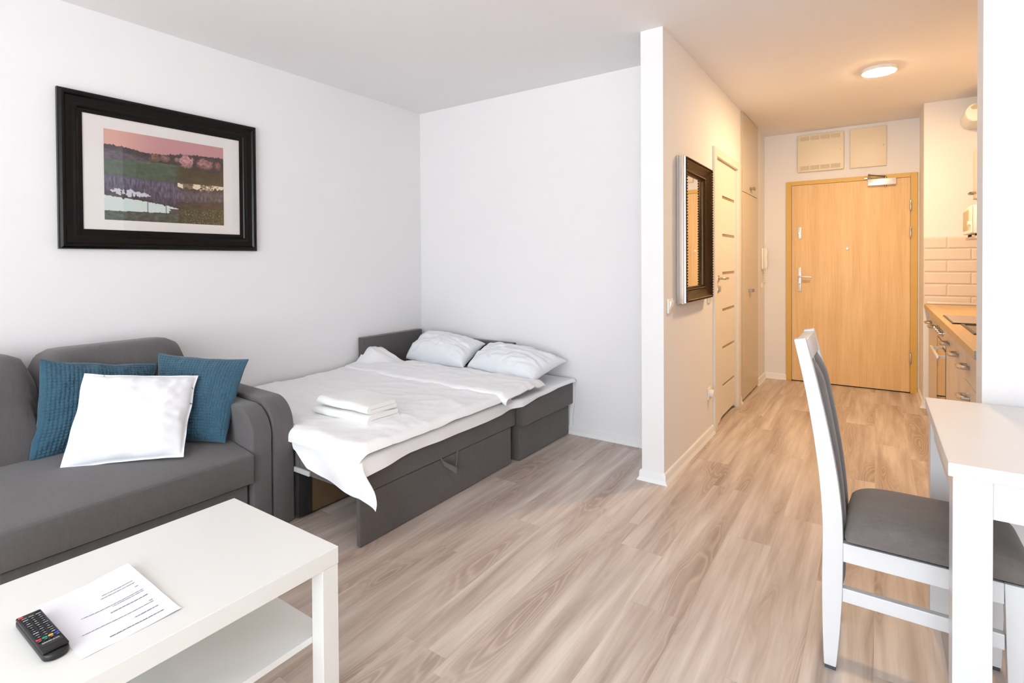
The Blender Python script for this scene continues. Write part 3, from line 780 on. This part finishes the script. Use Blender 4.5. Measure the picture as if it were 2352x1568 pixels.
# folded towels
def towel(name, x0, x1, y0, y1, z0, layers, th, skew, seed, label):
    path = []; r = th * .5
    zc = [z0 + th * (i + .5) for i in range(layers)]
    for i in range(layers):
        seg = [(y1 - .012 * (i % 2), zc[i])] + [(y1 + (y0 + th - y1) * k / 6, zc[i]) for k in range(1, 7)]
        if i % 2: seg = seg[::-1]
        path += seg
        if i < layers - 1:
            m = 7; yy = (y0 + th) if i % 2 == 0 else y1 - .012; sg = -1 if i % 2 == 0 else 1
            for k in range(1, m):
                a = math.pi * k / m; path.append((yy + sg * th * .62 * math.sin(a), zc[i] + th * (1 - math.cos(a)) / 2))
    P = [Vector((p[0], p[1])) for p in path]; L, R = [], []
    for i, p in enumerate(P):
        dd = (P[min(i + 1, len(P) - 1)] - P[max(i - 1, 0)]).normalized(); n_ = Vector((-dd.y, dd.x))
        L.append(p + n_ * th * .47); R.append(p - n_ * th * .47)
    prof = L + R[::-1]; rs = []
    nx = 26
    for i in range(nx + 1):
        s_ = i / nx; x = x0 + (x1 - x0) * s_; e_ = min(s_, 1 - s_) * nx / 1.6; k = .55 + .45 * math.sin(min(1, e_) * math.pi / 2) if s_ < .5 else 1.0
        rs.append([(x + .006 * nz(p.x * 12, p.y * 30, seed) * (1 if s_ > .5 else 2), p.x + skew * s_ + .006 * nz(x * 9, seed) + .004 * nz(x * 14, p.y * 40, seed),
                    z0 + (p.y - z0) * (k * .15 + .85 if s_ < .5 else 1) + .012 * nz(x * 6, p.x * 7, seed) * (p.y - z0) / (layers * th)) for p in prof])
    o = MB().rings(rs).build(name, 'towel', None, True, org=((x0 + x1) / 2, (y0 + y1) / 2, z0), angle=60)
    return tag(o, label, 'towel')
towel('folded_towel', -2.455, -2.030, 1.722, 1.930, .4500, 2, .0235, 0, 2, 'white folded towel at the bottom of the stack on the bed')
towel('folded_towel', -2.430, -2.045, 1.726, 1.918, .5015, 2, .0235, .010, 5, 'white folded towel on top of the stack on the bed')

# ================================================================== COFFEE TABLE
CT = (-1.805, -1.252, .050, .953)
t = thing('coffee_table', (-1.53, .5, 0), 'white square-legged coffee table with lower shelf in the foreground', 'coffee table')
MB().box(CT[0], CT[1], CT[2], CT[3], .402, .450, .0015).build('table_top', 'lack', t)
for x in (CT[0] + .001, CT[1] - .051):
    for y in (CT[2] + .001, CT[3] - .051): MB().box(x, x + .050, y, y + .050, 0, .4015, .001).build('leg', 'lack', t)
MB().box(CT[0] + .052, CT[1] - .052, CT[2] + .004, CT[3] - .004, .184, .202, .001).build('shelf', 'lack', t)

# sheet of paper, one corner lifted a little
def pap(u, v):
    x = -1.618 + .293 * u; y = .386 + .188 * v
    z = .4508 + .011 * sstep(.25, 1, v) * (1 - u) ** 1.2 * sstep(0, .5, 1 - u) + .003 * sstep(.6, 1, v) + .0012 * nz(u * 5, v * 4)
    return (x, y, z)
pp = MB().grid(pap, 30, 20).build('printed_sheet', 'paper', None, True, org=(-1.47, .48, .45), angle=80, solid=.0002)
tag(pp, 'sheet of white paper with printed lines on the coffee table', 'paper')
LN = [(-1.530, .486, .551, 0), (-1.518, .481, .551, 0), (-1.498, .544, .551, 0), (-1.473, .430, .552, 0), (-1.466, .487, .551, 0), (-1.443, .476, .551, 1), (-1.4145, .542, .550, 0), (-1.4065, .412, .549, 0), (-1.381, .502, .548, 1), (-1.353, .443, .548, 1)]
mb = MB(); rr = random.Random(3)
for (x, a, b, bold) in LN:
    y = b
    while y > a:
        wl = rr.uniform(.004, .011); y2 = max(a, y - wl); h = .0011 if bold else .0008
        for (p, q) in ((y, y2),):
            V = []
            for (xx, yy) in ((x - h, p), (x + h, p), (x + h, q), (x - h, q)):
                u, v = (xx + 1.618) / .293, (yy - .386) / .188; V.append((xx, yy, pap(u, v)[2] + .0011))
            mb.add(V, [(0, 1, 2, 3)])
        y = y2 - .0012
mb.build('printed_text', 'ink', pp)['kind'] = 'stuff'

# remote control
t = thing('remote_control', (-1.465, .362, .4505), 'black television remote with coloured buttons on the coffee table', 'remote control')
RX0, RX1, RY0, RY1, RZ = -1.566, -1.366, .3395, .3835, .451
out_ = []
for i in range(9): a = math.pi * i / 8; out_.append((RX1 - .018 + .018 * math.sin(a), (RY0 + RY1) / 2 - (RY1 - RY0) / 2 * math.cos(a)))
out_ += [(RX0 + .004, RY1), (RX0, RY1 - .004), (RX0, RY0 + .004), (RX0 + .004, RY0)]
MB().prism(out_, 'z', RZ, RZ + .013).build('lower_shell', 'black', t, bev=.003, angle=50)
MB().box(RX0 + .001, RX1 - .014, RY0 + .0003, RY1 - .0003, RZ + .0125, RZ + .0185, .003).build('body', 'black', t, smooth=True)
ZT = RZ + .0185
MB().box(RX0 + .010, RX1 - .034, RY0 + .004, RY1 - .004, ZT - .0001, ZT + .0004).build('key_field', 'black', t)
def btn(x, y, lx, ly, mat, name='button', h=.0022): return MB().box(x - lx / 2, x + lx / 2, y - ly / 2, y + ly / 2, ZT, ZT + h, .0009, 1).build(name, mat, t, smooth=True)
btn(RX0 + .012, RY0 + .007, .007, .008, 'redb', 'power_button')
marks = MB(); rr = random.Random(5); yc = (RY0 + RY1) / 2
btn(RX0 + .012, RY1 - .008, .005, .010, 'black')
for r_ in range(11):
    x = RX0 + .0235 + r_ * .0100
    for c in (-1, 0, 1):
        y = yc + c * .0118
        btn(x, y, .0062, .0095, 'black')
        m_ = rr.choice((.0022, .0035, .0055)); k = rr.choice((.001, .0014, .002))
        marks.box(x - k, x + k, y - m_ / 1.3, y + m_ / 1.3, ZT + .0022, ZT + .0025)
xr = RX0 + .0235 + 11 * .0100
for i, m_ in enumerate(('redb', 'greenb', 'orangeb', 'blueb')): btn(xr, RY0 + .0075 + i * .0097, .0058, .0084, m_, 'colour_button', .0026)
for i in range(4):
    y = RY0 + .0075 + i * .0097; btn(xr + .0085, y, .0045, .0078, 'black'); marks.box(xr + .0075, xr + .0093, y - .002, y + .002, ZT + .0022, ZT + .0025)
marks.build('button_marks', 'greymark', t)['kind'] = 'stuff'
def text_mesh(txt, size, name, mat, parent, origin, xdir, ydir):
    cu = bpy.data.curves.new(name, 'FONT'); cu.body = txt; cu.size = size; cu.align_x = 'CENTER'; cu.align_y = 'CENTER'; cu.offset = size * .02
    tmp = bpy.data.objects.new(name + '_tmp', cu); COL.objects.link(tmp)
    dg = bpy.context.evaluated_depsgraph_get(); me = bpy.data.meshes.new_from_object(tmp.evaluated_get(dg))
    COL.objects.unlink(tmp); bpy.data.objects.remove(tmp); bpy.data.curves.remove(cu)
    X_, Y_ = Vector(xdir), Vector(ydir); o3 = Vector(ORG[parent.name])
    for q in me.vertices: q.co = Vector(origin) + X_ * q.co.x + Y_ * q.co.y - o3
    me.materials.clear(); me.materials.append(M_[mat]); o = bpy.data.objects.new(name, me); COL.objects.link(o); o.parent = parent; ORG[o.name] = tuple(o3); return o
text_mesh('SAMSUNG', .0062, 'brand_lettering', 'white_ink', t, (xr + .0195, yc, ZT + .0006), (0, 1, 0), (-1, 0, 0))

# ================================================================== DINING TABLE + CHAIR
TX0, TX1, TY0, TY1 = .146, 1.35, 1.675, 2.425
t = thing('dining_table', (.75, 2.05, 0), 'white dining table standing against the wall at the right', 'table')
MB().box(TX0, TX1, TY0, TY1, .717, .750, .002).build('table_top', 'tabletop', t)
for x in (TX0 + .010, TX1 - .085):
    for y in (TY0 + .012, TY1 - .087): MB().box(x, x + .075, y, y + .075, 0, .7165, .0015).build('leg', 'lacq', t)
MB().box(TX0 + .086, TX1 - .086, TY0 + .020, TY0 + .040, .624, .7165).build('apron', 'lacq', t)
MB().box(TX0 + .086, TX1 - .086, TY1 - .040, TY1 - .020, .624, .7165).build('apron', 'lacq', t)
for x in (TX0 + .020, TX1 - .040): MB().box(x, x + .020, TY0 + .088, TY1 - .088, .624, .7165).build('apron', 'lacq', t)

t = thing('dining_chair', (.1, 2.02, 0), 'white wooden dining chair with grey padded seat and tall back', 'chair')
CY0, CY1 = 1.870, 2.170
REAR = [(0.012, -.131), (.10, -.1345), (.25, -.137), (.445, -.134), (.58, -.143), (.71, -.159), (.86, -.183), (1.0, -.213)]
FRNT = [(0.012, -.099), (.10, -.090), (.25, -.082), (.46, -.081), (.58, -.094), (.715, -.117), (.86, -.147), (1.008, -.183)]
def xr_(z): return lerp(REAR, z)
def xf_(z): return lerp(FRNT, z)
def post(ya, yb):
    zs_ = [.012 + (1.0 - .012) * i / 30 for i in range(31)]
    prof = [(sm(REAR, z), z) for z in zs_] + [(sm(FRNT, z), z + .006 * (z / 1.0)) for z in zs_[::-1]]
    return MB().prism(prof, 'y', ya, yb)
def sm(tab, z): return (lerp(tab, z - .05) + 2 * lerp(tab, z) + lerp(tab, z + .05)) / 4 if .06 < z < .95 else lerp(tab, z)
for y in (CY0, CY1 - .032):
    p = post(y, y + .032).build('rear_leg', 'lacq', t, bev=.003, angle=40)
    MB().box(-.129, -.100, y + .004, y + .028, 0, .0125).build('foot_pad', 'rubber', p)
rail = [(sm(REAR, .935), .935), (sm(FRNT, .935), .935), (sm(FRNT, .99), 1.000), (sm(REAR, .99), .996)]
MB().prism(rail, 'y', CY0 + .0322, CY1 - .0322).build('top_rail', 'lacq', t, bev=.003)
ym = (CY0 + CY1) / 2
prof = [(sm(REAR, z) + .012, z) for z in [.20 + .735 * i / 20 for i in range(21)]] + [(sm(FRNT, z) - .008, z) for z in [.20 + .735 * i / 20 for i in range(21)][::-1]]
MB().prism(prof, 'y', ym - .020, ym + .020).build('centre_slat', 'lacq', t, bev=.002)
for (ya, yb) in ((CY0 + .036, ym - .022), (ym + .022, CY1 - .036)):
    def pad(u, v, ya=ya, yb=yb, sg=1):
        z = .205 + .725 * u; y = ya + (yb - ya) * v; h = (1 - abs(2 * v - 1) ** 3) * min(1, u * 12, (1 - u) * 12) ** .5
        mid = (sm(REAR, z) + sm(FRNT, z)) / 2
        return (mid + sg * (.010 + (.022 if sg > 0 else .012) * h), y, z)
    mb = MB().grid(lambda u, v: pad(u, v), 40, 12); mb.grid(lambda u, v: pad(u, v, sg=-1), 40, 12)
    n1_ = 41 * 13
    f = []
    for i in range(40):
        f += [(i * 13, (i + 1) * 13, n1_ + (i + 1) * 13, n1_ + i * 13), (i * 13 + 12, (i + 1) * 13 + 12, n1_ + (i + 1) * 13 + 12, n1_ + i * 13 + 12)]
    for j in range(12): f += [(j, j + 1, n1_ + j + 1, n1_ + j), (40 * 13 + j, 40 * 13 + j + 1, n1_ + 40 * 13 + j + 1, n1_ + 40 * 13 + j)]
    mb.f += f
    mb.build('back_pad', 'seatfab', t, True, angle=50)
for y in (CY0 + .002, CY1 - .030):
    MB().box(-.0815, .279, y, y + .028, .340, .396, .002).build('seat_rail', 'lacq', t)
    MB().box(-.083, .281, y + .004, y + .026, .217, .258, .002).build('stretcher', 'lacq', t)
    mb = MB().rings([[(.290, y + .002, .012), (.314, y + .002, .012), (.314, y + .026, .012), (.290, y + .026, .012)], [(.279, y - .002, .397), (.324, y - .002, .397), (.324, y + .032, .397), (.279, y + .032, .397)]])
    p = mb.build('front_leg', 'lacq', t, bev=.002)
    MB().box(.293, .311, y + .005, y + .023, 0, .0125).build('foot_pad', 'rubber', p)
MB().box(.285, .315, CY0 + .036, CY1 - .036, .340, .396, .002).build('front_rail', 'lacq', t)
MB().box(-.115, -.088, CY0 + .033, CY1 - .033, .345, .392).build('rear_rail', 'lacq', t)
def seat(u, v, top=True):
    x = -.079 + .425 * u; y0_ = CY0 - .018; y1_ = CY1 + .018; y = y0_ + (y1_ - y0_) * v
    U, V = 2 * u - 1, 2 * v - 1
    k = ((1 - abs(U) ** 5) * (1 - abs(V) ** 4)) ** .42
    rx = .5 * (.0135) * (abs(V) ** 8)
    return (x + (.010 * (1 - 2 * u)) * abs(V) ** 8, y, (.412 + .086 * k) if top else .398 + .012 * (1 - ((1 - abs(U) ** 8) * (1 - abs(V) ** 8))))
mb = MB().grid(lambda u, v: seat(u, v), 36, 36); mb.grid(lambda u, v: seat(u, v, False), 36, 36)
mb.build('seat_cushion', 'seatfab', t, True, weld=True, angle=60)

# ================================================================== KITCHEN
# splashback tiles on the end wall (bevelled, running bond)
TH, TL_ = .0985, .300
grout = MB().box(XK0 + .0005, XKB, YK + .004, YK + .0118, .86, 1.428).build('tile_grout', 'grout', kw)
tc_ = {}
def tile(xa, xb, za, zb):
    key = (round(xb - xa, 3), round(zb - za, 3))
    if key not in tc_:
        wd, ht = key; b = .009; y0 = .0; yf = -.004; yt = -.0095
        v = [(-wd / 2, y0, -ht / 2), (wd / 2, y0, -ht / 2), (wd / 2, y0, ht / 2), (-wd / 2, y0, ht / 2), (-wd / 2, yf, -ht / 2), (wd / 2, yf, -ht / 2), (wd / 2, yf, ht / 2), (-wd / 2, yf, ht / 2),
             (-wd / 2 + b, yt, -ht / 2 + b), (wd / 2 - b, yt, -ht / 2 + b), (wd / 2 - b, yt, ht / 2 - b), (-wd / 2 + b, yt, ht / 2 - b)]
        f = [(0, 1, 5, 4), (1, 2, 6, 5), (2, 3, 7, 6), (3, 0, 4, 7), (4, 5, 9, 8), (5, 6, 10, 9), (6, 7, 11, 10), (7, 4, 8, 11), (8, 9, 10, 11), (3, 2, 1, 0)]
        o = MB().add(v, f).build('tile', 'tile'); tc_[key] = o.data
    else:
        o = bpy.data.objects.new('tile', tc_[key]); COL.objects.link(o)
    o.parent = kw; o.location = ((xa + xb) / 2, YK + .006, (za + zb) / 2)
rows = [(.846, .937), (.941, 1.037), (1.041, 1.135), (1.139, 1.233), (1.237, 1.329), (1.333, 1.426)]
for i, (za, zb) in enumerate(rows):
    edges = [XK0 + .001] + ([.632, .934] if i % 2 == 0 else [.480, .782]) + [XKB]
    for a, b in zip(edges, edges[1:]): tile(a + .001, b - .001, za, zb)
YKF = YK - .0105
t = thing('kitchen_worktop', (.65, 4.2, .84), 'oak kitchen worktop running along the hallway niche', 'worktop')
MB().box(.330, XKB - .002, 2.862, YKF, .836, .872, .003).build('slab', 'worktop', t)
MB().box(.331, XKB - .002, 2.856, 2.8615, .836, .872).build('end_cap', 'worktop_end', t)
MB().box(.345, XKB - .002, YKF - .018, YKF, .8725, .892, .006).build('wall_strip', 'alu', t)
XKF = .360
def handle(par, y, z, mat='chrome'):
    mb = MB().tube([(XKF, y - .048, z), (XKF - .024, y - .046, z), (XKF - .034, y - .032, z), (XKF - .034, y + .032, z), (XKF - .024, y + .046, z), (XKF, y + .048, z)], .0125, 8, .8)
    mb.build('handle', mat, par, smooth=True)
def unit(y0, y1, label, fronts, handles):
    t = thing('kitchen_unit', (.66, (y0 + y1) / 2, 0), label, 'cabinet', 'kitchen base units')
    MB().box(XKF + .0195, XKB - .004, y0, y1, .10, .835).build('body', 'cab', t)
    MB().box(XKF + .06, XKF + .075, y0, y1, 0, .0995).build('plinth', 'cab', t)
    for (za, zb), hs in zip(fronts, handles):
        o = MB().box(XKF, XKF + .019, y0 + .0015, y1 - .0015, za, zb, .001).build('drawer_front' if len(fronts) > 1 else 'door', 'cab', t)
        for (y, z) in hs: handle(o, y, z)
unit(4.86, YKF - .001, 'cream base cabinet in the far corner under the worktop', [(.105, .832)], [[(5.34, .745), (5.02, .745)]])
unit(3.795, 4.265, 'cream base cabinet just right of the oven', [(.105, .832)], [[(4.13, .738)]])
unit(3.415, 3.790, 'narrow cream base cabinet next to the drawer unit', [(.105, .832)], [[(3.70, .736)]])
unit(2.862, 3.410, 'cream drawer unit at the near end of the worktop', [(.662, .832), (.105, .658)], [[(3.30, .736)], [(3.30, .592)]])
t = thing('built_in_oven', (.66, 4.56, 0), 'built-in oven with glass front and chrome knobs', 'oven')
MB().box(XKF + .0195, XKB - .004, 4.27, 4.855, .0, .835).build('body', 'steel_dark', t)
MB().box(XKF, XKF + .019, 4.272, 4.853, .705, .832, .002).build('control_panel', 'cab', t)
o = MB().box(XKF - .002, XKF + .019, 4.272, 4.853, .190, .700, .002).build('oven_door', 'ovenglass', t)
MB().box(XKF, XKF + .019, 4.272, 4.853, .100, .186).build('lower_panel', 'cab', t)
MB().box(XKF - .045, XKF - .030, 4.30, 4.825, .612, .634, .004).box(XKF - .034, XKF - .002, 4.34, 4.36, .616, .630).box(XKF - .034, XKF - .002, 4.765, 4.785, .616, .630).build('door_handle', 'alu', o, smooth=True)
for y in (4.80, 4.68, 4.56, 4.45):
    MB().lathe([(.019, 0), (.019, -.006), (.014, -.008), (.013, -.024), (0, -.025)], (XKF, y, .760), 'x', 16).build('knob', 'chrome', t, smooth=True)
t = thing('ceramic_hob', (.60, 4.23, .872), 'glossy built-in hob set into the oak worktop', 'hob')
MB().box(.362, .85, 3.965, 4.49, .8722, .878, .002).build('frame', 'steel_dark', t); MB().box(.370, .842, 3.973, 4.482, .8775, .880, .001).build('glass', 'hob', t)
t = thing('kitchen_sink', (.62, 3.7, .872), 'steel sink with raised rim nearer than the hob', 'sink')
mb = MB().box(.398, .412, 3.455, 3.945, .8722, .878).box(.836, .85, 3.455, 3.945, .8722, .878).box(.412, .836, 3.455, 3.469, .8722, .878).box(.412, .836, 3.931, 3.945, .8722, .878)
mb.build('rim', 'steel_dark', t)
mb = MB().box(.412, .836, 3.469, 3.931, .8722, .8735); mb.build('basin', 'nickel', t)
# microwave on a bracket shelf, wall cabinet, extractor vent
t = thing('wall_shelf', (.78, 4.98, 1.39), 'cream shelf carrying the microwave on the kitchen wall', 'shelf')
MB().box(.555, XKB - .002, 4.72, 5.26, 1.386, 1.404, .002).build('board', 'cab', t)
t = thing('microwave_oven', (.75, 4.99, 1.404), 'white microwave oven on the kitchen wall shelf', 'microwave')
MB().box(.545, .930, 4.780, 5.205, 1.422, 1.615, .006).build('body', 'plastic', t, smooth=True)
MB().box(.535, .545, 4.782, 5.203, 1.424, 1.613, .003).build('door', 'plastic', t)
MB().box(.5335, .5352, 4.90, 5.185, 1.450, 1.590).build('door_window', 'grille', t)
MB().lathe([(.016, 0), (.016, -.014), (0, -.016)], (.535, 4.835, 1.49), 'x', 16).build('dial', 'plastic', t, smooth=True)
for y in (4.82, 5.16):
    for x in (.57, .90): MB().lathe([(.012, 0), (.010, .018)], (x, y, 1.4042), 'z', 10).build('foot', 'black', t)
t = thing('wall_cabinet', (.79, 4.0, 1.68), 'cream wall cabinet hanging above the microwave', 'cabinet')
MB().box(.625, XKB - .002, 2.60, 5.33, 1.690, 2.06).build('body', 'cab', t)
for (a, b) in ((4.735, 5.328), (4.135, 4.73), (3.535, 4.13), (2.60, 3.53)):
    o = MB().box(.605, .624, a, b, 1.692, 2.058, .002).build('cabinet_door', 'cab', t)
    MB().tube([(.605, a + .44, 1.735), (.580, a + .44, 1.735), (.575, a + .45, 1.735), (.575, a + .53, 1.735), (.580, a + .54, 1.735), (.605, a + .54, 1.735)], .008, 8).build('handle', 'nickel', o, smooth=True)
t = thing('extractor_duct', (.76, 5.5, 2.28), 'white rounded extractor vent high in the kitchen corner', 'vent')
prof = []
for i in range(17): a = math.pi / 2 + math.pi * i / 16; prof.append((.615 + .058 * math.cos(a), 2.352 + .068 * math.sin(a)))
prof += [(XKB - .002, 2.284), (XKB - .002, 2.42)]
MB().prism(prof, 'y', 5.30, YK + .0115).build('housing', 'plastic', t, bev=.012, seg=3, angle=50)
MB().prism([(.585, 2.392), (.600, 2.375), (XKB - .02, 2.375), (XKB - .02, 2.410), (.610, 2.410)], 'y', 5.296, 5.3005).build('inlet_slot', 'grille', t)
